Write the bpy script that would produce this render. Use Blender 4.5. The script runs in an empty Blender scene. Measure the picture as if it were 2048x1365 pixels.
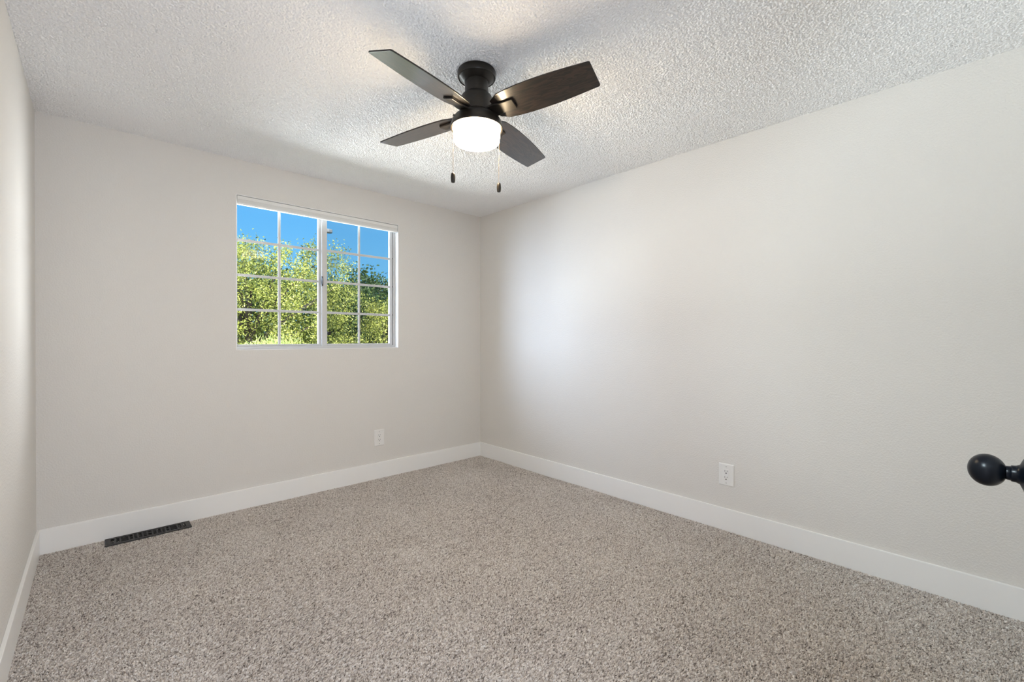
import bpy, bmesh, math, random
import numpy as np
from mathutils import Vector, Matrix

# ------------------------------------------------------------------ scene, camera, light
SC = bpy.context.scene
COL = SC.collection
W, D, H = 3.12, 3.72, 2.44            # room: x -W..0, y -D..0, z 0..H  (window wall y = 0)

cd = bpy.data.cameras.new('camera')
cam = bpy.data.objects.new('camera', cd); COL.objects.link(cam)
YAW, PITCH, ROLL = 0.7485, -0.0052, 0.0012
fw = Vector((math.sin(YAW)*math.cos(PITCH), math.cos(YAW)*math.cos(PITCH), math.sin(PITCH)))
r0 = Vector((math.cos(YAW), -math.sin(YAW), 0)); u0 = r0.cross(fw)
rt = r0*math.cos(ROLL) + u0*math.sin(ROLL); up = u0*math.cos(ROLL) - r0*math.sin(ROLL)
cam.matrix_world = Matrix(((rt.x, up.x, -fw.x, -2.8758), (rt.y, up.y, -fw.y, -3.5700),
                           (rt.z, up.z, -fw.z, 1.1956), (0, 0, 0, 1)))
cd.sensor_width = 36.0; cd.lens = 895.07/2048*36.0
cd.clip_start = 0.02; cd.clip_end = 400
SC.camera = cam

SC.view_settings.view_transform = 'Standard'
SC.view_settings.look = 'None'
SC.view_settings.gamma = 1.0
SC.view_settings.use_curve_mapping = False
SC.view_settings.exposure = 0.07
SC.cycles.max_bounces = 10
SC.cycles.diffuse_bounces = 6
SC.cycles.glossy_bounces = 4
SC.cycles.transparent_max_bounces = 16
SC.cycles.sample_clamp_indirect = 6.0
SC.cycles.use_denoising = True

# sky: clear blue, paler towards the horizon
wd = bpy.data.worlds.new('sky'); SC.world = wd; wd.use_nodes = True
nt = wd.node_tree; nt.nodes.clear()
o_ = nt.nodes.new('ShaderNodeOutputWorld'); bg = nt.nodes.new('ShaderNodeBackground')
tc = nt.nodes.new('ShaderNodeTexCoord'); sp = nt.nodes.new('ShaderNodeSeparateXYZ'); rp = nt.nodes.new('ShaderNodeValToRGB')
nt.links.new(tc.outputs['Generated'], sp.inputs[0]); nt.links.new(sp.outputs['Z'], rp.inputs[0])
nt.links.new(rp.outputs[0], bg.inputs[0]); nt.links.new(bg.outputs[0], o_.inputs[0])
e = rp.color_ramp.elements
e[0].position = 0.04; e[0].color = (0.27, 0.68, 1.0, 1)
e[1].position = 0.30; e[1].color = (0.11, 0.45, 0.94, 1)
k = e.new(0.14); k.color = (0.185, 0.57, 0.99, 1)
bg.inputs[1].default_value = 1.0

def lamp(name, kind, energy, color, loc, target, size=None, size_y=None, **kw):
    l = bpy.data.lights.new(name, kind); l.energy = energy; l.color = color
    if size:
        l.shape = 'RECTANGLE'; l.size = size; l.size_y = size_y
    for a, b in kw.items(): setattr(l, a, b)
    o = bpy.data.objects.new(name, l); COL.objects.link(o); o.location = loc
    o.rotation_euler = (Vector(target)-Vector(loc)).to_track_quat('-Z', 'Y').to_euler()
    return o

lamp('sun', 'SUN', 8.0, (1.0, 0.95, 0.86), (-7.5, -3.2, 9.5), (0, 4.5, 0), angle=0.01)
# daylight that reaches the window from the bright sky and yard on both sides of the view
lamp('yard_bounce', 'AREA', 710, (0.88, 0.94, 0.97), (-2.15, 3.4, 0.50), (-1.55, 0, 1.70), 3.8, 0.95)
lamp('sky_left', 'AREA', 550, (0.63, 0.77, 1.0), (-4.6, 2.3, 2.4), (-1.4, -0.4, 1.42), 2.6, 2.6)
lamp('sky_right', 'AREA', 590, (0.96, 0.98, 1.0), (2.4, 2.0, 1.9), (-1.7, -0.4, 1.5), 2.2, 2.6)
# unseen fill lamps added: one in the doorway, one bounced off the front wall
lamp('doorway_fill', 'AREA', 23, (0.76, 0.84, 1.0), (-2.755, -3.80, 1.1), (-2.755, 0, 1.1), 0.66, 1.9)
lamp('bounce_fill', 'SPOT', 46, (0.76, 0.92, 1.0), (-2.3, -3.3, 1.5), (-0.85, -3.72, 1.38), spot_size=1.6, spot_blend=0.6, shadow_soft_size=0.06)

# ------------------------------------------------------------------ materials
def mat(name, color, rough=0.6, metal=0.0, spec=0.5, **kw):
    m = bpy.data.materials.new(name); m.use_nodes = True
    b = m.node_tree.nodes['Principled BSDF']
    b.inputs['Base Color'].default_value = (*color, 1)
    b.inputs['Roughness'].default_value = rough
    b.inputs['Metallic'].default_value = metal
    b.inputs['Specular IOR Level'].default_value = spec
    for a, v in kw.items(): b.inputs[a].default_value = v
    return m
def nd(m, t, **kw):
    n = m.node_tree.nodes.new(t)
    for a, v in kw.items():
        if a in n.inputs: n.inputs[a].default_value = v
        else: setattr(n, a, v)
    return n
def ln(m, a, b): m.node_tree.links.new(a, b)
def bsdf(m): return m.node_tree.nodes['Principled BSDF']
def noise_bump(m, scale, dist, detail=2.0, strength=1.0, soft=None):
    t = nd(m, 'ShaderNodeTexCoord'); n = nd(m, 'ShaderNodeTexNoise')
    n.inputs['Scale'].default_value = scale; n.inputs['Detail'].default_value = detail
    b = nd(m, 'ShaderNodeBump'); b.inputs['Distance'].default_value = dist; b.inputs['Strength'].default_value = strength
    ln(m, t.outputs['Object'], n.inputs['Vector'])
    if soft:
        r = nd(m, 'ShaderNodeMapRange'); r.interpolation_type = 'SMOOTHSTEP'
        r.inputs['From Min'].default_value = soft[0]; r.inputs['From Max'].default_value = soft[1]
        ln(m, n.outputs['Fac'], r.inputs['Value']); ln(m, r.outputs['Result'], b.inputs['Height'])
    else:
        ln(m, n.outputs['Fac'], b.inputs['Height'])
    ln(m, b.outputs['Normal'], bsdf(m).inputs['Normal'])
    return m

M = {}
M['wall'] = noise_bump(mat('wall_paint', (0.735, 0.717, 0.688), 0.62, spec=0.3), 120, 0.0026, 2.0, 0.28, (0.38, 0.66))
M['ceiling'] = noise_bump(mat('popcorn_texture', (0.90, 0.895, 0.89), 0.9, spec=0.1), 330, 0.002, 2.0, 0.5)
M['trim'] = mat('trim_paint', (0.90, 0.90, 0.89), 0.32)
M['vinyl'] = mat('white_vinyl', (0.60, 0.60, 0.60), 0.35)
M['jamb'] = mat('jamb_paint', (0.86, 0.86, 0.855), 0.4)
M['plastic'] = mat('white_plastic', (0.82, 0.815, 0.80), 0.3)
M['slot'] = mat('slot_dark', (0.02, 0.02, 0.02), 0.6)
M['blind'] = mat('blind_fabric', (0.80, 0.795, 0.775), 0.6)
M['black'] = mat('matte_black', (0.012, 0.012, 0.013), 0.38)
M['knob'] = mat('knob_black', (0.0028, 0.0040, 0.007), 0.30, spec=0.2)
M['bronze'] = mat('dark_bronze', (0.015, 0.0118, 0.009), 0.33, spec=0.4)
M['register'] = mat('register_brown', (0.012, 0.010, 0.009), 0.5)
M['duct'] = mat('duct_dark', (0.006, 0.006, 0.006), 0.8)
M['brass'] = mat('chain_metal', (0.30, 0.21, 0.13), 0.4, metal=0.6)
M['latch'] = mat('latch_grey', (0.07, 0.07, 0.07), 0.45, metal=0.2)
M['lampgrey'] = mat('lamp_grey', (0.36, 0.35, 0.34), 0.5)
M['door'] = mat('door_paint', (0.82, 0.815, 0.80), 0.4)
M['lawn'] = noise_bump(mat('grass', (0.12, 0.13, 0.08), 0.9), 60, 0.02)
M['wood_edge'] = mat('blade_edge', (0.012, 0.010, 0.009), 0.5)

# carpet yarn: each tuft has its own tone
m = M['carpet'] = mat('carpet_yarn', (0.4, 0.36, 0.32), 0.95, spec=0.05)
a = nd(m, 'ShaderNodeAttribute', attribute_name='tuft')
r = nd(m, 'ShaderNodeValToRGB'); ee = r.color_ramp.elements
ee[0].position = 0.0; ee[0].color = (0.075, 0.063, 0.055, 1)
ee[1].position = 1.0; ee[1].color = (0.95, 0.92, 0.89, 1)
q = ee.new(0.35); q.color = (0.52, 0.466, 0.427, 1)
q = ee.new(0.7); q.color = (0.75, 0.69, 0.642, 1)
ln(m, a.outputs['Fac'], r.inputs[0]); ln(m, r.outputs[0], bsdf(m).inputs['Base Color'])
noise_bump(m, 420, 0.003, 2.0, 0.8)

# walnut fan blades, grain along the blade
m = M['wood'] = mat('walnut_blade', (0.03, 0.018, 0.012), 0.34, spec=0.25, **{'Coat Weight': 1.0, 'Coat IOR': 1.72, 'Coat Roughness': 0.2})
t = nd(m, 'ShaderNodeTexCoord'); mp = nd(m, 'ShaderNodeMapping'); mp.inputs['Scale'].default_value = (3.0, 26.0, 26.0)
n1 = nd(m, 'ShaderNodeTexNoise'); n1.inputs['Scale'].default_value = 1.0; n1.inputs['Detail'].default_value = 3; n1.inputs['Distortion'].default_value = 0.6
wv = nd(m, 'ShaderNodeMath', operation='MULTIPLY'); wv.inputs[1].default_value = 9.0
fr = nd(m, 'ShaderNodeMath', operation='FRACT')
n2 = nd(m, 'ShaderNodeTexNoise'); n2.inputs['Scale'].default_value = 9.0; n2.inputs['Detail'].default_value = 4
mx = nd(m, 'ShaderNodeMath', operation='ADD')
rr = nd(m, 'ShaderNodeValToRGB'); ee = rr.color_ramp.elements
ee[0].position = 0.40; ee[0].color = (0.0035, 0.0028, 0.0026, 1); ee[1].position = 0.78; ee[1].color = (0.022, 0.0135, 0.0095, 1)
hv = nd(m, 'ShaderNodeMath', operation='MULTIPLY'); hv.inputs[1].default_value = 0.55
ln(m, t.outputs['Object'], mp.inputs['Vector']); ln(m, mp.outputs['Vector'], n1.inputs['Vector'])
ln(m, n1.outputs['Fac'], wv.inputs[0]); ln(m, wv.outputs[0], fr.inputs[0])
mp2 = nd(m, 'ShaderNodeMapping'); mp2.inputs['Scale'].default_value = (2.5, 45.0, 45.0)
ln(m, t.outputs['Object'], mp2.inputs['Vector']); ln(m, mp2.outputs['Vector'], n2.inputs['Vector'])
n2.inputs['Scale'].default_value = 2.0
ln(m, fr.outputs[0], mx.inputs[0]); ln(m, n2.outputs['Fac'], mx.inputs[1]); ln(m, mx.outputs[0], hv.inputs[0])
ln(m, hv.outputs[0], rr.inputs[0]); ln(m, rr.outputs[0], bsdf(m).inputs['Base Color'])

m = M['glow'] = mat('lit_opal_glass', (0.9, 0.88, 0.84), 0.25)
bsdf(m).inputs['Emission Color'].default_value = (1.0, 0.78, 0.50, 1)
bsdf(m).inputs['Emission Strength'].default_value = 74.0

def thin(name, glossy, opacity, tint, dif=(0.3, 0.3, 0.3)):
    m = bpy.data.materials.new(name); m.use_nodes = True; n = m.node_tree; n.nodes.clear()
    o = n.nodes.new('ShaderNodeOutputMaterial'); tr = n.nodes.new('ShaderNodeBsdfTransparent'); tr.inputs[0].default_value = (*tint, 1)
    mix = n.nodes.new('ShaderNodeMixShader'); mix.inputs[0].default_value = opacity
    s = n.nodes.new('ShaderNodeBsdfGlossy' if glossy else 'ShaderNodeBsdfDiffuse')
    if glossy: s.inputs['Roughness'].default_value = 0.02; s.inputs[0].default_value = (0.9, 0.9, 0.9, 1)
    else: s.inputs[0].default_value = (*dif, 1)
    n.links.new(tr.outputs[0], mix.inputs[1]); n.links.new(s.outputs[0], mix.inputs[2]); n.links.new(mix.outputs[0], o.inputs[0])
    return m
M['glass'] = thin('window_glass', True, 0.0022, (0.98, 0.985, 0.98))
M['mesh'] = thin('screen_mesh', False, 0.09, (1, 1, 1), (0.05, 0.05, 0.05))

def leaf_mat(name, stops, trans):
    m = bpy.data.materials.new(name); m.use_nodes = True; n = m.node_tree; n.nodes.clear()
    o = n.nodes.new('ShaderNodeOutputMaterial'); d = n.nodes.new('ShaderNodeBsdfDiffuse'); tl = n.nodes.new('ShaderNodeBsdfTranslucent')
    g = n.nodes.new('ShaderNodeBsdfGlossy'); g.inputs['Roughness'].default_value = 0.45
    mix = n.nodes.new('ShaderNodeMixShader'); mix.inputs[0].default_value = trans
    mg = n.nodes.new('ShaderNodeMixShader'); mg.inputs[0].default_value = 0.05
    at = n.nodes.new('ShaderNodeAttribute'); at.attribute_name = 'leaf'
    r = n.nodes.new('ShaderNodeValToRGB'); el = r.color_ramp.elements
    el[0].position, el[0].color = stops[0][0], (*stops[0][1], 1)
    el[1].position, el[1].color = stops[-1][0], (*stops[-1][1], 1)
    for p_, c_ in stops[1:-1]:
        q = el.new(p_); q.color = (*c_, 1)
    n.links.new(at.outputs['Fac'], r.inputs[0])
    n.links.new(r.outputs[0], d.inputs[0]); n.links.new(r.outputs[0], tl.inputs[0])
    n.links.new(d.outputs[0], mix.inputs[1]); n.links.new(tl.outputs[0], mix.inputs[2])
    n.links.new(mix.outputs[0], mg.inputs[1]); n.links.new(g.outputs[0], mg.inputs[2]); n.links.new(mg.outputs[0], o.inputs[0])
    return m
M['leaf'] = leaf_mat('pear_leaf', [(0.0, (0.04, 0.055, 0.012)), (0.35, (0.24, 0.27, 0.05)), (0.75, (0.57, 0.57, 0.12)), (1.0, (0.76, 0.74, 0.24))], 0.22)
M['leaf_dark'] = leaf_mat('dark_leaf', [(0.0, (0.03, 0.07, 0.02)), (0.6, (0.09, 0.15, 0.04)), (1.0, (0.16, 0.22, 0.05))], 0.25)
M['leaf_pale'] = leaf_mat('pale_leaf', [(0.0, (0.16, 0.22, 0.05)), (1.0, (0.40, 0.44, 0.13))], 0.3)
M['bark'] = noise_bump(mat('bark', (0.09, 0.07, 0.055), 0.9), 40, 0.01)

# ------------------------------------------------------------------ mesh helpers
class MB:
    def __init__(s): s.bm = bmesh.new()
    def box(s, x0, x1, y0, y1, z0, z1, mi=0):
        v = [s.bm.verts.new(p) for p in ((x0,y0,z0),(x1,y0,z0),(x1,y1,z0),(x0,y1,z0),(x0,y0,z1),(x1,y0,z1),(x1,y1,z1),(x0,y1,z1))]
        for f in ((0,3,2,1),(4,5,6,7),(0,1,5,4),(1,2,6,5),(2,3,7,6),(3,0,4,7)):
            s.bm.faces.new([v[i] for i in f]).material_index = mi
        return v
    def prism(s, pts, z0, z1, mi=0, side_mi=None):
        a = [s.bm.verts.new((x, y, z0)) for x, y in pts]; b = [s.bm.verts.new((x, y, z1)) for x, y in pts]
        n = len(pts)
        s.bm.faces.new(a[::-1]).material_index = mi; s.bm.faces.new(b).material_index = mi
        for i in range(n):
            s.bm.faces.new([a[i], a[(i+1) % n], b[(i+1) % n], b[i]]).material_index = mi if side_mi is None else side_mi
    def lathe(s, prof, seg=64, axis='z', c=(0,0,0), cap=True):
        rings = []
        for r, h in prof:
            ring = []
            for i in range(seg):
                t = 2*math.pi*i/seg; p = (r*math.cos(t), r*math.sin(t), h)
                if axis == 'y': p = (p[0], h, p[1])
                ring.append(s.bm.verts.new((p[0]+c[0], p[1]+c[1], p[2]+c[2])))
            rings.append(ring)
        for a, b in zip(rings, rings[1:]):
            for i in range(seg):
                s.bm.faces.new([a[i], a[(i+1) % seg], b[(i+1) % seg], b[i]])
        if cap:
            s.bm.faces.new(rings[0][::-1]); s.bm.faces.new(rings[-1])
    def tube(s, pts, rad, seg=8):
        pts = [Vector(p) for p in pts]; rings = []
        rad = rad if hasattr(rad, '__len__') else [rad]*len(pts)
        for i, p in enumerate(pts):
            d = (pts[min(i+1, len(pts)-1)]-pts[max(i-1, 0)]).normalized()
            q = d.to_track_quat('Z', 'Y')
            rings.append([s.bm.verts.new(p + q @ Vector((rad[i]*math.cos(2*math.pi*j/seg), rad[i]*math.sin(2*math.pi*j/seg), 0))) for j in range(seg)])
        for a, b in zip(rings, rings[1:]):
            for j in range(seg): s.bm.faces.new([a[j], a[(j+1) % seg], b[(j+1) % seg], b[j]])
        s.bm.faces.new(rings[0][::-1]); s.bm.faces.new(rings[-1])
    def ball(s, c, r, sub=1):
        bmesh.ops.create_icosphere(s.bm, subdivisions=sub, radius=r, matrix=Matrix.Translation(c))
    def build(s, name, mats, parent=None, loc=None, smooth=None, bevel=0, seg=2):
        bmesh.ops.recalc_face_normals(s.bm, faces=s.bm.faces)
        me = bpy.data.meshes.new(name); s.bm.to_mesh(me); s.bm.free()
        for mm in (mats if isinstance(mats, (list, tuple)) else [mats]): me.materials.append(mm)
        o = bpy.data.objects.new(name, me); COL.objects.link(o)
        if smooth is not None:
            me.polygons.foreach_set('use_smooth', [True]*len(me.polygons))
            if smooth < 180: me.set_sharp_from_angle(angle=math.radians(smooth))
        if bevel:
            b = o.modifiers.new('bevel', 'BEVEL'); b.width = bevel; b.segments = seg; b.limit_method = 'ANGLE'; b.angle_limit = math.radians(40)
        if parent: o.parent = parent
        if loc is not None: o.location = loc
        return o
def tag(o, label=None, cat=None, group=None, kind=None):
    if label: o['label'] = label
    if cat: o['category'] = cat
    if group: o['group'] = group
    if kind: o['kind'] = kind
    return o
def empty(name, loc=(0,0,0)):
    o = bpy.data.objects.new(name, None); COL.objects.link(o); o.location = loc; o.empty_display_size = 0.05
    return o
def raw_mesh(name, verts, faces, material, parent=None, attr=None, smooth=False):
    """faces: (n,k) int array with one k; fast numpy path"""
    me = bpy.data.meshes.new(name)
    nv, (nf, kk) = len(verts), faces.shape
    me.vertices.add(nv); me.vertices.foreach_set('co', np.ascontiguousarray(verts, np.float32).ravel())
    me.loops.add(nf*kk); me.loops.foreach_set('vertex_index', np.ascontiguousarray(faces, np.int32).ravel())
    me.polygons.add(nf); me.polygons.foreach_set('loop_start', np.arange(0, nf*kk, kk, dtype=np.int32))
    me.update(calc_edges=True)
    me.polygons.foreach_set('use_smooth', np.full(nf, smooth))
    if attr:
        for an, av in attr.items():
            q = me.attributes.new(an, 'FLOAT', 'POINT'); q.data.foreach_set('value', np.ascontiguousarray(av, np.float32))
    me.materials.append(material)
    o = bpy.data.objects.new(name, me); COL.objects.link(o)
    if parent: o.parent = parent
    return o
def struct(o, label, cat): return tag(o, label, cat, kind='structure')

def cells(X, Y, s, rng, ang=0.0):
    """distance to nearest / second nearest jittered cell point, and the cell's random value"""
    nx = int(X.max()/s)+4; ny = int(Y.max()/s)+4
    jx = rng.random((nx, ny), np.float32); jy = rng.random((nx, ny), np.float32); val = rng.random((nx, ny), np.float32)
    ix = (X/s).astype(np.int32)+1; iy = (Y/s).astype(np.int32)+1
    f1 = np.full(X.shape, 9e9, np.float32); f2 = f1.copy(); v1 = np.zeros(X.shape, np.float32)
    for a in (-1, 0, 1):
        for b in (-1, 0, 1):
            cx, cy = ix+a, iy+b
            dx = (cx-1+0.1+0.8*jx[cx, cy])*s - X; dy = (cy-1+0.1+0.8*jy[cx, cy])*s - Y
            d = dx*dx+dy*dy
            near = d < f1
            f2 = np.where(near, f1, np.minimum(f2, d)); v1 = np.where(near, val[cx, cy], v1); f1 = np.where(near, d, f1)
    return np.sqrt(f1), np.sqrt(f2), v1
def low_noise(X, Y, scale, rng):
    n = 24; g = rng.standard_normal((n, n)).astype(np.float32)
    fx = (X/scale) % (n-1); fy = (Y/scale) % (n-1)
    i = fx.astype(int); j = fy.astype(int); u = fx-i; v = fy-j; u = u*u*(3-2*u); v = v*v*(3-2*v)
    return (g[i, j]*(1-u)*(1-v)+g[i+1, j]*u*(1-v)+g[i, j+1]*(1-u)*v+g[i+1, j+1]*u*v)
def grid(nx, ny):
    i = np.arange(nx*ny, dtype=np.int32).reshape(nx, ny)
    return np.stack([i[:-1, :-1], i[1:, :-1], i[1:, 1:], i[:-1, 1:]], -1).reshape(-1, 4)

# ------------------------------------------------------------------ room shell
rng = np.random.default_rng(7)
# carpeted floor
st = 0.0022; x = np.arange(-W, 0.0005, st, dtype=np.float32); y = np.arange(-D-0.10, 0.0005, st, dtype=np.float32)
X, Y = np.meshgrid(x-x[0], y-y[0], indexing='ij')
wx = X + 0.0022*low_noise(X, Y, 0.011, rng); wy = Y + 0.0022*low_noise(Y, X, 0.011, rng)
f1, f2, tv = cells(np.clip(wx, 0, None), np.clip(wy, 0, None), 0.0048, rng)
hgt = 0.0110*np.clip(1-(f1/0.0037)**2, -0.8, 1) + 0.0050*(tv-0.5) + 0.0010*rng.standard_normal(X.shape)
lay = low_noise(X, Y, 0.22, rng)
hgt += 0.0010*lay
lean = 0.35 + 0.5*low_noise(X, Y, 0.33, rng)
Xd = X + x[0] + lean*hgt*0.5; Yd = Y + y[0] - (0.3+0.3*lean)*hgt
V = np.stack([np.clip(Xd, -W, 0), np.clip(Yd, -D-0.1, 0), hgt-0.006], -1).reshape(-1, 3)
F = grid(*X.shape)
tone = np.clip(0.53+0.85*(tv-0.5)+0.03*lay+0.22*rng.standard_normal(X.shape), 0, 1)
floor = raw_mesh('floor', V, F, M['carpet'], attr={'tuft': tone.ravel()}, smooth=True)
struct(floor, 'grey beige flecked cut pile carpet covering the bedroom floor', 'floor')

# popcorn ceiling
st = 0.0025; x = np.arange(-W, 0.0005, st, dtype=np.float32); y = np.arange(-D, 0.0005, st, dtype=np.float32)
X, Y = np.meshgrid(x-x[0], y-y[0], indexing='ij')
f1, f2, v = cells(X, Y, 0.0070, rng)
rad = 0.0028+0.0020*v
hgt = 0.0050*np.clip(1-(f1/rad)**2, 0, 1)**0.6*(0.45+0.75*v)
f1, f2, v = cells(X, Y, 0.0065, rng)
hgt += 0.0012*np.clip(1-(f1/0.004)**2, 0, 1)*v + 0.0003*rng.standard_normal(X.shape)
hgt[np.hypot(X+x[0]+1.5751, Y+y[0]+1.9264) < 0.091] = 0      # scraped flat under the fan canopy
V = np.stack([X+x[0], Y+y[0], H-hgt], -1).reshape(-1, 3)
ceil = raw_mesh('ceiling', V, grid(*X.shape)[:, ::-1], M['ceiling'], smooth=True)
struct(ceil, 'white sprayed popcorn ceiling above the whole room', 'ceiling')
b = MB(); b.box(-W-0.12, 0.12, -D-0.12, 0.14, H+0.004, H+0.12)
b.build('ceiling_slab', M['trim'], ceil)

WX0, WX1, WZ0, WZ1 = -2.166, -0.925, 1.113, 2.196      # window opening in the back wall
T = 0.13
b = MB()
# one wall mesh with a rectangular hole and its reveal
xs = [-W, WX0, WX1, 0.0]; zs = [-0.03, WZ0, WZ1, H]
for yy in (0.0, T):
    vv = [[b.bm.verts.new((xx, yy, zz)) for zz in zs] for xx in xs]
    for i in range(3):
        for j in range(3):
            if (i, j) == (1, 1): continue
            b.bm.faces.new([vv[i][j], vv[i+1][j], vv[i+1][j+1], vv[i][j+1]])
    if yy == 0: v0 = vv
for (i, j), (i2, j2) in (((1,1),(2,1)), ((2,1),(2,2)), ((2,2),(1,2)), ((1,2),(1,1))):
    b.bm.faces.new([v0[i][j], v0[i2][j2], vv[i2][j2], vv[i][j]])
bmesh.ops.remove_doubles(b.bm, verts=b.bm.verts, dist=1e-5)
wb = struct(b.build('wall_back', M['wall']), 'off white textured wall with the window in it', 'wall')
b = MB(); b.box(0, 0.12, -D-0.12, T, -0.03, H)
struct(b.build('wall_right', M['wall']), 'off white textured long wall right of the corner', 'wall')
b = MB(); b.box(-W-0.12, -W, -D-0.12, T, -0.03, H)
struct(b.build('wall_left', M['wall']), 'off white wall seen edge on at the left side', 'wall')
DX0, DX1, DZ = -W+0.005, -2.41, 2.04                     # doorway the picture is taken from
b = MB(); b.box(DX1, 0, -D-0.12, -D, -0.03, H); b.box(-W, DX1, -D-0.12, -D, DZ, H)
struct(b.build('wall_front', M['wall']), 'off white wall with the doorway behind the viewpoint', 'wall')
b = MB()                                                 # hallway beyond the doorway
b.box(-W-0.5, -1.2, -5.3, -5.2, -0.03, H); b.box(-W-0.6, -W-0.5, -5.3, -D-0.12, -0.03, H); b.box(-1.2, -1.1, -5.3, -D-0.12, -0.03, H)
b.box(-W-0.6, -1.1, -5.3, -D-0.12, H, H+0.1); b.box(-W-0.6, -1.1, -5.3, -D-0.12, -0.13, -0.03); b.box(-W-0.5, -W-0.12, -D-0.14, -D-0.12, -0.03, H)
struct(b.build('wall_hallway', M['wall']), 'plain hallway walls beyond the doorway', 'wall')

# baseboards: flat boards with an eased top edge
BH, BT = 0.1405, 0.0135
def board(name, label, x0, x1, y0, y1):
    b = MB(); b.box(x0, x1, y0, y1, -0.006, BH)
    return struct(b.build(name, M['trim'], bevel=0.0022), label, 'baseboard')
board('baseboard_back', 'flat white baseboard under the window wall', -W, 0, -BT, -0.0002)
board('baseboard_right', 'flat white baseboard along the long right wall', -BT, -0.0002, -D, -BT)
board('baseboard_left', 'flat white baseboard along the left wall', -W+0.0002, -W+BT, -D+0.02, -BT)
board('baseboard_front', 'flat white baseboard on the doorway wall', DX1+0.07, -BT, -D+0.0002, -D+BT)

# ------------------------------------------------------------------ window
b = MB(); t_ = 0.004; y0, y1 = 0.0005, 0.075
b.box(WX0, WX1, y0, y1, WZ0, WZ0+t_); b.box(WX0, WX1, y0, y1, WZ1-t_, WZ1)
b.box(WX0, WX0+t_, y0, y1, WZ0+t_, WZ1-t_); b.box(WX1-t_, WX1, y0, y1, WZ0+t_, WZ1-t_)
struct(b.build('trim_1', M['jamb']), 'white painted sill and side returns lining the window opening', 'window trim')

win = struct(empty('window_1', (-1.5455, 0.085, WZ0)), 'white sliding window with grid panes looking out on trees', 'window')
def rel(o, p): o.parent = p; o.matrix_parent_inverse = Matrix.Translation(p.matrix_world.translation if p.parent is None else (0,0,0)).inverted(); return o
ox, oy, oz = win.location
def wbox(b, x0, x1, y0, y1, z0, z1): b.box(x0-ox, x1-ox, y0-oy, y1-oy, z0-oz, z1-oz)
b = MB()                                                 # outer frame
fx0, fx1, fz0, fz1 = WX0+t_, WX1-t_, WZ0+t_, WZ1-t_
wbox(b, fx0, fx1, 0.056, 0.128, fz0, fz0+0.020); wbox(b, fx0, fx1, 0.056, 0.128, fz1-0.03, fz1)
wbox(b, fx0, fx0+0.012, 0.056, 0.128, fz0+0.02, fz1-0.03); wbox(b, fx1-0.018, fx1, 0.056, 0.128, fz0+0.02, fz1-0.03)
wbox(b, fx1-0.026, fx1-0.018, 0.072, 0.078, fz0+0.02, fz1-0.03)
b.build('window_frame', M['vinyl'], win, bevel=0.0015)
def sash(name, x0, x1, y0, y1, zlo, zhi, sl, sr, mull, zm):
    b = MB()
    wbox(b, x0, x0+sl, y0, y1, zlo, zhi); wbox(b, x1-sr, x1, y0, y1, zlo, zhi)
    wbox(b, x0+sl, x1-sr, y0, y1, zlo, zlo+0.016); wbox(b, x0+sl, x1-sr, y0, y1, zhi-0.03, zhi)
    s = b.build(name, M['vinyl'], win, bevel=0.002)
    b = MB(); yg = (y0+y1)/2
    wbox(b, x0+sl-0.004, x1-sr+0.004, yg-0.0015, yg+0.0015, zlo+0.012, zhi-0.026)
    b.build('glass_pane', M['glass'], s)
    b = MB(); w = 0.0095
    wbox(b, mull-w, mull+w, yg-0.010, yg-0.003, zlo+0.016, zhi-0.03)
    for z in zm: wbox(b, x0+sl, x1-sr, yg-0.0102, yg-0.0032, z-w, z+w)
    b.build('muntin_grid', M['vinyl'], s, bevel=0.003)
    return s
sash('fixed_sash', -2.150, -1.553, 0.078, 0.104, 1.137, 2.186, 0.006, 0.032, -1.868, (1.8965, 1.648, 1.4015))
sash('sliding_sash', -1.5635, -0.953, 0.060, 0.086, 1.137, 2.186, 0.041, 0.026, -1.2555, (1.8985, 1.6505, 1.4025))
b = MB(); wbox(b, -1.552, -0.965, 0.112, 0.1125, 1.140, 2.150)
b.build('insect_screen', M['mesh'], win)
b = MB(); wbox(b, -1.5715, -1.5575, 0.044, 0.062, 1.612, 1.688); wbox(b, -1.5690, -1.5600, 0.036, 0.046, 1.628, 1.676)
b.build('sash_latch', M['latch'], win, bevel=0.003)
b = MB(); wbox(b, -1.507, -1.478, 0.100, 0.1115, 1.2255, 1.2535)
b.build('screen_tab', M['black'], win)
b = MB()
for z in (1.905, 1.655, 1.4055): wbox(b, -0.954, -0.947, 0.060, 0.070, z-0.006, z+0.006)
b.build('sash_clip', M['latch'], win)

# raised cellular blind in the top of the window opening
bl = tag(empty('window_blind', (-1.5455, 0.02, 2.13)), 'white window blind drawn fully up at the top of the window', 'blind')
ox, oy, oz = bl.location
b = MB(); wbox(b, WX0+0.008, WX1-0.008, 0.001, 0.030, 2.163, 2.1885)
b.build('headrail', M['blind'], bl, bevel=0.003)
b = MB()
for i in range(6):
    z = 2.1415+i*0.0036; wbox(b, WX0+0.010, WX1-0.010, 0.003, 0.026, z, z+0.0030)
b.build('folded_fabric', M['blind'], bl)
b = MB(); wbox(b, WX0+0.008, WX1-0.006, 0.000, 0.026, 2.1285, 2.1412)
b.build('bottom_rail', M['trim'], bl, bevel=0.003)
b = MB(); wbox(b, -1.553, -1.515, -0.006, 0.002, 2.131, 2.1395)
b.build('pull_tab', M['trim'], bl, bevel=0.0035, seg=3)

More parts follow.
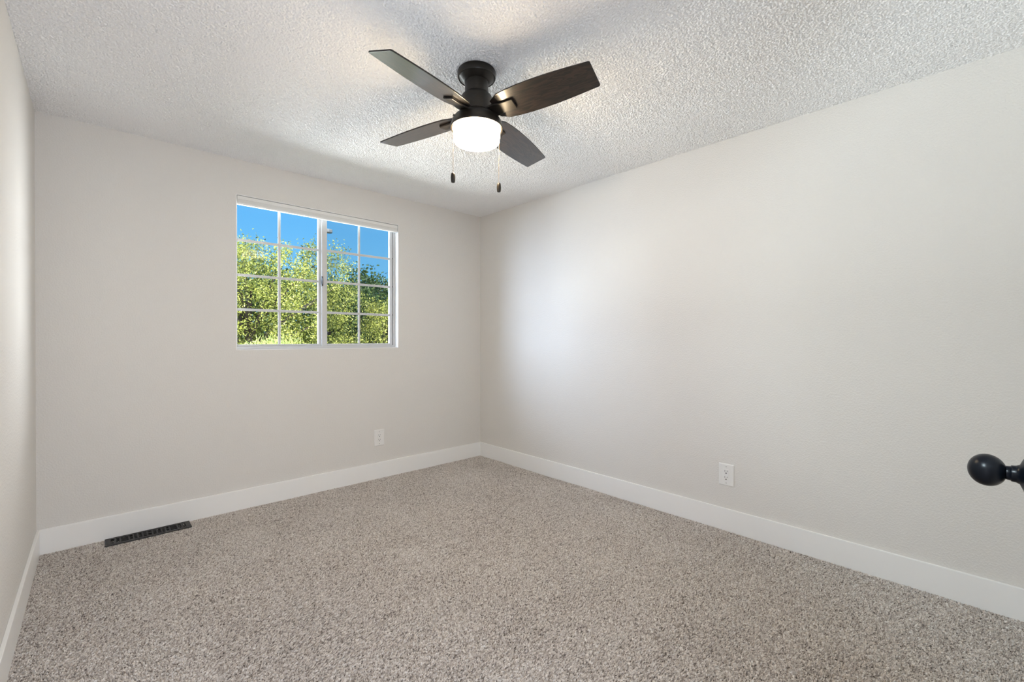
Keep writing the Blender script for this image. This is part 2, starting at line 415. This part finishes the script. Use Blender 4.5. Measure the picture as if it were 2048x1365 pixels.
# ------------------------------------------------------------------ wall outlets
def make_outlet():
    root = empty('wall_outlet')
    b = MB(); w, h = 0.0455, 0.068
    # plate: a shallow pillow, face towards -y
    a = [b.bm.verts.new(p) for p in ((-w,0,-h),(w,0,-h),(w,0,h),(-w,0,h))]
    c = [b.bm.verts.new(p) for p in ((-w,-0.004,-h),(w,-0.004,-h),(w,-0.004,h),(-w,-0.004,h))]
    d = [b.bm.verts.new(p) for p in ((-w+.005,-0.0068,-h+.005),(w-.005,-0.0068,-h+.005),(w-.005,-0.0068,h-.005),(-w+.005,-0.0068,h-.005))]
    for q1, q2 in ((a, c), (c, d)):
        for i in range(4): b.bm.faces.new([q1[i], q1[(i+1)%4], q2[(i+1)%4], q2[i]])
    b.bm.faces.new(d); b.bm.faces.new(a[::-1])
    b.build('cover_plate', M['plastic'], root, bevel=0.0008)
    b = MB(); b.box(-0.0175, 0.0175, -0.0084, -0.0060, -0.0345, 0.0345)
    rc = b.build('receptacle', M['plastic'], root, bevel=0.0012)
    b = MB()
    for zc in (0.0195, -0.0185):
        b.box(-0.0082, -0.0058, -0.0088, -0.0083, zc-0.001, zc+0.009)
        b.box(0.0054, 0.0076, -0.0088, -0.0083, zc+0.000, zc+0.008)
        pts = [(0.0034*math.cos(t), 0.0034*math.sin(t)) for t in [math.pi*i/8 for i in range(9)]] + [(-0.0034, -0.0035), (0.0034, -0.0035)]
        vs = [b.bm.verts.new((px, -0.0088, pz+zc-0.0085)) for px, pz in pts]; b.bm.faces.new(vs)
    b.build('socket_slots', M['slot'], rc)
    for z in (0.0505, -0.0505):
        b = MB(); b.lathe([(0.0030, -0.0066), (0.0030, -0.0076), (0.0022, -0.0080)], 16, 'y', (0, 0, z))
        b.box(-0.0024, 0.0024, -0.0082, -0.0079, z-0.0005, z+0.0005)
        b.build('screw', M['lampgrey'], root, smooth=40)
    return root
o1 = make_outlet(); o1.location = (-1.1085, 0, 0.3495)
tag(o1, 'white wall outlet on the window wall beneath the window', 'outlet', 'wall outlets')
o2 = o1.copy(); COL.objects.link(o2)
for ch in list(o1.children):
    c = ch.copy(); COL.objects.link(c); c.parent = o2
    for g in ch.children:
        q = g.copy(); COL.objects.link(q); q.parent = c
o2.location = (0, -2.4405, 0.3495); o2.rotation_euler = (0, 0, -math.pi/2)
tag(o2, 'white wall outlet low on the long right wall', 'outlet', 'wall outlets')

# ------------------------------------------------------------------ floor register by the window wall
rg = tag(empty('floor_register', (-2.640, -0.078, 0.004)), 'dark brown metal floor vent set in the carpet against the baseboard', 'floor vent')
L2, W2 = 0.203, 0.0605
b = MB(); zt0, zt1 = 0.002, 0.0075
gx, gy = L2-0.026, W2-0.021
b.box(-L2, L2, gy, W2, zt0, zt1); b.box(-L2, L2, -W2, -gy, zt0, zt1)
b.box(-L2, -gx, -gy, gy, zt0, zt1); b.box(gx, L2, -gy, gy, zt0, zt1)
b.build('face_frame', M['register'], rg, bevel=0.0022)
b = MB(); z0, z1 = 0.0015, 0.0066; bw = 0.0035
def hb(xa, xb, yc): b.box(xa, xb, yc-bw, yc+bw, z0, z1)
def vb(xc, ya=-gy, yb=gy): b.box(xc-bw, xc+bw, ya, yb, z0, z1-0.0003)
for s in (-1, 1):
    for xc in (0.158, 0.136): vb(s*xc)
    for xa, xb in ((0.096, 0.136),):
        for yc in (-0.020, 0.0, 0.020): hb(min(s*xa, s*xb), max(s*xa, s*xb), yc)
    for xc in (0.096, 0.076): vb(s*xc)
    hb(min(s*0.076, s*0.096), max(s*0.076, s*0.096), 0.0)
    for yc in (-0.020, 0.004, 0.022): hb(min(s*0.056, s*0.076), max(s*0.056, s*0.076), yc)
    for xc in (0.056, 0.034): vb(s*xc)
    for yc in (-0.018, 0.006, 0.024): hb(min(s*0.012, s*0.034), max(s*0.012, s*0.034), yc)
    vb(s*0.012)
hb(-0.012, 0.012, 0.0)
b.build('grille', M['register'], rg)
b = MB(); b.box(-gx-0.004, gx+0.004, -gy-0.004, gy+0.004, 0.0002, 0.0012)
b.build('damper', M['duct'], rg)

# ------------------------------------------------------------------ open door with black knob at the right edge
dr = struct(empty('door_1', (-2.40, -3.652, 0.012)), 'open white door with a round black knob at the right edge', 'door')
b = MB(); b.box(0, 0.762, 0, 0.035, 0, 2.02)
dl = b.build('door_slab', M['door'], dr, bevel=0.002)
for (xa, xb, za, zb) in ((0.11, 0.34, 0.2, 0.82), (0.42, 0.65, 0.2, 0.82), (0.11, 0.34, 1.05, 1.88), (0.42, 0.65, 1.05, 1.88)):
    b = MB(); b.box(xa, xb, 0.034, 0.039, za, zb); b.build('raised_panel', M['door'], dr, bevel=0.004)
KX, KZ = 0.7022, 0.9478
b = MB()
prof = [(0.0365, 0.035), (0.0365, 0.038), (0.034, 0.0425), (0.026, 0.0465), (0.0170, 0.0500), (0.0145, 0.0545), (0.0140, 0.0600), (0.0125, 0.0610), (0.0118, 0.066)]
b.lathe(prof, 48, 'y', (KX, 0, KZ))
kr = b.build('rosette', M['knob'], dr, smooth=50)
b = MB()
prof = [(0.0112, 0.060), (0.0115, 0.0665)]
for i in range(25):
    t = math.pi*(0.13+0.87*i/24)
    prof.append((max(0.0003, 0.0283*math.sin(t)), 0.0895-0.0252*math.cos(t)))
b.lathe(prof, 56, 'y', (KX, 0, KZ))
b.build('door_knob', M['knob'], dr, smooth=180)

# ------------------------------------------------------------------ ceiling fan
fan = tag(empty('ceiling_fan', (-1.5751, -1.9264, H)), 'dark bronze four blade ceiling fan with lit drum light in mid ceiling', 'ceiling fan')
z_ = lambda z: z-H
b = MB(); b.lathe([(0.076, 0.002), (0.086, -0.002), (0.0885, -0.008), (0.0885, -0.030), (0.0865, -0.0345), (0.0835, -0.0345), (0.082, -0.032), (0.060, -0.050), (0.053, -0.052)], 72)
b.build('canopy', M['bronze'], fan, smooth=35)
b = MB(); b.lathe([(0.0545, -0.046), (0.0545, -0.110), (0.051, -0.112)], 64)
b.build('collar', M['bronze'], fan, smooth=35)
b = MB(); b.lathe([(0.051, -0.106), (0.060, -0.110), (0.069, -0.119), (0.0725, -0.128), (0.0725, -0.196), (0.070, -0.198)], 72)
mh = b.build('motor_housing', M['bronze'], fan, smooth=35)
b = MB(); b.lathe([(0.068, -0.1995), (0.0755, -0.2015), (0.090, -0.208), (0.104, -0.219), (0.1145, -0.234), (0.1205, -0.253), (0.1215, -0.268), (0.1205, -0.270), (0.113, -0.270), (0.110, -0.262)], 80)
b.build('light_housing', M['bronze'], fan, smooth=35)
b = MB(); b.lathe([(0.098, -0.258), (0.1060, -0.262), (0.1075, -0.268), (0.1085, -0.285), (0.1080, -0.300), (0.1072, -0.318), (0.1055, -0.326), (0.101, -0.3315), (0.092, -0.3345), (0.05, -0.3365), (0.0005, -0.337)], 80)
b.build('glass_shade', M['glow'], fan, smooth=60)

# small lettering on the motor housing, bent round it
tcu = bpy.data.curves.new('maker_name', 'FONT'); tcu.body = 'Hunter'; tcu.size = 0.017; tcu.extrude = 0.0005; tcu.align_x = 'CENTER'; tcu.align_y = 'CENTER'
to = bpy.data.objects.new('maker_name', tcu); COL.objects.link(to)
dg = bpy.context.evaluated_depsgraph_get()
tme = bpy.data.meshes.new_from_object(to.evaluated_get(dg)); bpy.data.objects.remove(to); bpy.data.curves.remove(tcu)
co = np.zeros(len(tme.vertices)*3, np.float32); tme.vertices.foreach_get('co', co); co = co.reshape(-1, 3)
A0 = math.radians(211)                                   # direction of the lettering on the housing
th = A0 + co[:, 0]/0.0725; rad = 0.0727+co[:, 2]
tme.vertices.foreach_set('co', np.stack([rad*np.cos(th), rad*np.sin(th), -0.150+co[:, 1]], -1).astype(np.float32).ravel())
tme.materials.clear(); tme.materials.append(M['slot'])
tob = bpy.data.objects.new('raised_lettering', tme); COL.objects.link(tob); tob.parent = mh
tob['label'] = 'dark raised script on the motor housing'

# blades
half = [(0.105, 0.046), (0.112, 0.050), (0.150, 0.0690), (0.20, 0.0745), (0.26, 0.0778), (0.32, 0.0782), (0.38, 0.0768), (0.44, 0.0735), (0.50, 0.0688), (0.55, 0.0642), (0.5775, 0.0618), (0.5825, 0.0600), (0.5843, 0.0555)]
outl = [(u, -w) for u, w in half] + [(u, w) for u, w in half[::-1]]
b = MB(); b.prism(outl, -0.003, 0.003, 0, 1)
blade = b.build('blade', [M['wood'], M['wood_edge']], fan, bevel=0.0008)
b = MB(); b.prism([(0.062, -0.026), (0.105, -0.033), (0.128, -0.030), (0.150, -0.0265), (0.206, -0.0265), (0.2095, -0.0235), (0.2095, 0.0235), (0.206, 0.0265), (0.150, 0.0265), (0.128, 0.030), (0.105, 0.033), (0.062, 0.026)], -0.0125, -0.0031)
br = b.build('blade_bracket', M['bronze'], blade, bevel=0.0025)
BL = [(195.47, -15.62, -2.03), (284.69, -18.1, 0.74), (15.64, -15.23, -2.24), (105.24, -10.71, -0.27)]
for i, (a, pit, drp) in enumerate(BL):
    if i == 0: o, bo = blade, br
    else:
        o = blade.copy(); COL.objects.link(o); o.parent = fan
        bo = br.copy(); COL.objects.link(bo); bo.parent = o
    a, pit, drp = map(math.radians, (a, pit, drp))
    er0 = Vector((math.cos(a), math.sin(a), 0)); e0 = Vector((-math.sin(a), math.cos(a), 0)); kz = Vector((0, 0, 1))
    er = er0*math.cos(drp)+kz*math.sin(drp); kk = er.cross(e0); et = e0*math.cos(pit)+kk*math.sin(pit); nn = er.cross(et)
    o.matrix_local = Matrix(((er.x, et.x, nn.x, 0), (er.y, et.y, nn.y, 0), (er.z, et.z, nn.z, 2.2380-H), (0, 0, 0, 1)))

def chain(px, py, hook, z0, z1):
    b = MB(); z = z0; i = 0
    n = int((z0-z1)/0.0036)
    for i in range(n+1):
        b.ball((px, py, z0+(z1-z0)*i/n), 0.0010, 1)
    b.tube([(px, py, z0), (px, py, z1)], 0.0006, 6)
    c = b.build('pull_chain', M['brass'], fan, smooth=180)
    b = MB(); b.lathe([(0.003, 0.0005), (0.0075, -0.001), (0.0092, -0.006), (0.0105, -0.020), (0.0097, -0.036), (0.0078, -0.0425), (0.003, -0.0435)], 24, 'z', (px, py, z1))
    b.build('pull_fob', M['bronze'], c, smooth=60)
    b = MB(); b.tube([hook, ((hook[0]+px)/2, (hook[1]+py)/2, hook[2]+0.002), (px, py, z0+0.002)], 0.0028, 10)
    b.build('chain_guide', M['bronze'], c, smooth=180)
chain(-0.1200, 0.0197, (-0.112, 0.0185, -0.235), -0.240, 1.943-H)
chain(0.1200, -0.0197, (0.112, -0.0185, -0.235), -0.240, 1.9446-H)

# ------------------------------------------------------------------ outside: lawn, trees, shrub, street lamp
b = MB(); b.box(-40, 40, 0.14, 70, -0.4, -0.3)
struct(b.build('lawn', M['lawn']), 'grass outside beneath the trees', 'lawn')

def foliage(name, pts, size, material, rng, parent, droop=0.5, wid=0.5, tone=None):
    n = len(pts)
    d = rng.standard_normal((n, 3)); d[:, 2] -= droop; d /= np.linalg.norm(d, axis=1)[:, None]
    s = np.cross(d, rng.standard_normal((n, 3))); s /= np.linalg.norm(s, axis=1)[:, None]
    nn = np.cross(d, s); L = (size*rng.uniform(0.7, 1.25, n))[:, None]; w = L*wid*0.5
    base = pts; tip = pts+d*L+nn*L*0.12; mid = pts+d*L*0.45
    l = mid+s*w+nn*L*0.10; r_ = mid-s*w+nn*L*0.10; l2 = pts+d*L*0.75+s*w*0.6+nn*L*0.12; r2 = pts+d*L*0.75-s*w*0.6+nn*L*0.12
    V = np.stack([base, l, l2, tip, r2, r_], 1).reshape(-1, 3)
    i = (np.arange(n)*6)[:, None]
    F = np.concatenate([i+np.array([[0, 1, 2, 3]]), i+np.array([[0, 3, 4, 5]])], 0)
    tv = rng.uniform(0, 1, n) if tone is None else tone
    return raw_mesh(name, V, F, material, parent, attr={'leaf': np.repeat(np.clip(tv, 0, 1), 6)})

def tree(name, label, loc, clusters, leaf, size, per, seed, trunk_r, droop=0.5, spread=0.16, wid=0.5, gold=None):
    rng = np.random.default_rng(seed)
    root = tag(empty(name, loc), label, 'tree', 'trees outside the window')
    base = np.array(loc); cl = np.array(clusters)-base
    pts = np.repeat(cl, per, 0); ct = np.repeat(rng.uniform(-0.12, 0.12, len(cl)), per)
    off = rng.standard_normal(pts.shape)*spread; off[:, 2] *= 1.15
    P = pts+off
    tone = 0.5+ct+rng.normal(0, 0.27, len(P)); tone = np.clip(tone, 0, 0.88)
    if gold is not None:
        g = np.linalg.norm(P+base-np.array(gold), axis=1) < 0.17; tone[g] = rng.uniform(0.85, 1.0, g.sum())
    foliage('foliage', P, size, leaf, rng, root, droop, wid, tone)
    b = MB(); top = cl[:, 2].max()
    b.tube([(0, 0, 0), (0.03, 0, top*0.2), (-0.02, 0.02, top*0.42), (0.02, 0, top*0.75)], [trunk_r, trunk_r*0.85, trunk_r*0.7, trunk_r*0.3], 10)
    for j in rng.choice(len(cl), min(len(cl), 46), replace=False):
        e_ = Vector(cl[j]); s0 = Vector((0, 0, max(0.15, min(top*0.5, e_.z*0.55))))
        m_ = s0.lerp(e_, 0.5)+Vector((0, 0, 0.08))
        b.tube([s0, m_, e_], [trunk_r*0.3, trunk_r*0.2, 0.006], 6)
    b.build('trunk', M['bark'], root, smooth=180)
    return root

rs = np.random.default_rng(3)
# big yellow green tree: skyline height as a function of x at y about 5
sx = [-4.5, -3.2, -2.0, -1.3, -0.9, -0.55, -0.28, -0.15, 0.02, 0.14, 0.26, 0.42, 0.62, 0.74, 0.84, 0.92, 1.02]
sz = [0.8, 2.0, 2.75, 2.72, 2.72, 2.80, 2.55, 2.72, 2.78, 3.00, 2.72, 2.84, 2.88, 2.72, 2.22, 2.30, 1.70]
cl = []
while len(cl) < 620:
    x_ = rs.uniform(-3.6, 0.88); zt = np.interp(x_, sx, sz)-0.10
    z1 = rs.uniform(0.1, 1)**0.8*zt; y_ = 5.0+rs.uniform(-0.55, 0.9)*(1.2-0.35*abs(x_+1)/2.5)
    # leave the open gap of sky between the leaning limb and the lower crown
    if 0.70 < x_ < 1.1 and 2.32 < z1 < 2.58: continue
    cl.append((x_, y_, z1))
for _ in range(26):                                       # upright shoots along the top
    x_ = rs.uniform(-2.6, 0.75); zt = np.interp(x_, sx, sz)
    cl.append((x_, 5.0+rs.uniform(-0.2, 0.3), zt-0.02))
tree('pear_tree', 'large yellow green leafy tree filling the left window sash', (-0.9, 5.3, -0.3), cl, M['leaf'], 0.043, 124, 11, 0.11, 0.6, 0.085, 0.42)
# lower one of the same kind at the right
cl = []
while len(cl) < 260:
    x_ = rs.uniform(1.22, 3.4); zt = np.interp(x_, [0.9, 1.1, 1.25, 1.6, 2.2, 3.2], [1.45, 1.75, 2.0, 2.02, 2.1, 1.6])-0.1
    cl.append((x_, 5.0+rs.uniform(-0.5, 0.8), rs.uniform(0.05, 1)**0.8*zt))
tree('pear_tree', 'lower yellow green tree at the bottom of the right window sash', (1.7, 5.3, -0.3), cl, M['leaf'], 0.043, 124, 12, 0.08, 0.6, 0.085, 0.42)
# darker tree further back
cl = []
while len(cl) < 300:
    x_ = rs.uniform(2.0, 6.4); zt = np.interp(x_, [2.0, 2.7, 3.1, 3.35, 3.5, 3.7, 3.92, 4.15, 5.0, 6.4], [2.7, 3.1, 3.2, 3.48, 3.48, 3.2, 3.42, 3.1, 3.3, 2.3])-0.1
    cl.append((x_, 10.6+rs.uniform(-0.9, 0.9), rs.uniform(0.05, 1)**0.7*zt))
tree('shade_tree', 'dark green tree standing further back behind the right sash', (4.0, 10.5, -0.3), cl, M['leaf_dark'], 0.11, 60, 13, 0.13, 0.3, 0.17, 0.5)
# backdrop tree that closes the gaps low down behind the big crown
cl = []
while len(cl) < 420:
    x_ = rs.uniform(-2.5, 3.4); zt = np.interp(x_, [-2.5, -1, 0.5, 1.6, 2.2, 3.4], [2.4, 2.75, 2.65, 2.5, 2.3, 2.2])
    cl.append((x_, 7.75+rs.uniform(-0.55, 0.55), rs.uniform(0.02, 1)*zt))
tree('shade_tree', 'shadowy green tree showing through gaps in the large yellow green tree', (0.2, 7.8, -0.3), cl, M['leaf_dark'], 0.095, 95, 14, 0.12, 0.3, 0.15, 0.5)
# feathery pale shrub near the window
rng2 = np.random.default_rng(21)
shr = tag(empty('feathery_shrub', (-1.12, 3.0, -0.3)), 'soft pale green feathery shrub at the bottom of the left sash', 'shrub')
n = 5200
th = rng2.uniform(0, 2*math.pi, n); rr_ = np.sqrt(rng2.uniform(0, 1, n)); zz = rng2.uniform(0, 1, n)**0.6
P = np.stack([0.42*rr_*np.cos(th)*(0.5+0.5*zz), 0.28*rr_*np.sin(th)*(0.5+0.5*zz), 1.49*zz*(1-0.08*rr_**2)+0.02*rng2.standard_normal(n)], -1)
foliage('foliage', P, 0.075, M['leaf_pale'], rng2, shr, -1.2, 0.10)
b = MB()
for j in range(9):
    t = rng2.uniform(0, 6.28); b.tube([(0.03*math.cos(t), 0.03*math.sin(t), 0), (0.2*math.cos(t), 0.16*math.sin(t), 1.3)], [0.009, 0.003], 6)
b.build('stem', M['bark'], shr, smooth=180)
# street lamp head over the trees
sl = tag(empty('street_lamp', (2.840, 12.0, -0.3)), 'grey street lamp head showing above the tree', 'street lamp')
b = MB(); b.tube([(0, 0, 0), (0, 0, 2.6), (0, 0, 5.15)], [0.06, 0.05, 0.04], 12); b.build('pole', M['lampgrey'], sl, smooth=60)
b = MB(); b.prism([(-0.05, -0.07), (0.12, -0.10), (0.26, -0.06), (0.26, 0.06), (0.12, 0.10), (-0.05, 0.07)], 5.12, 5.25); b.build('lamp_head', M['lampgrey'], sl, bevel=0.03)
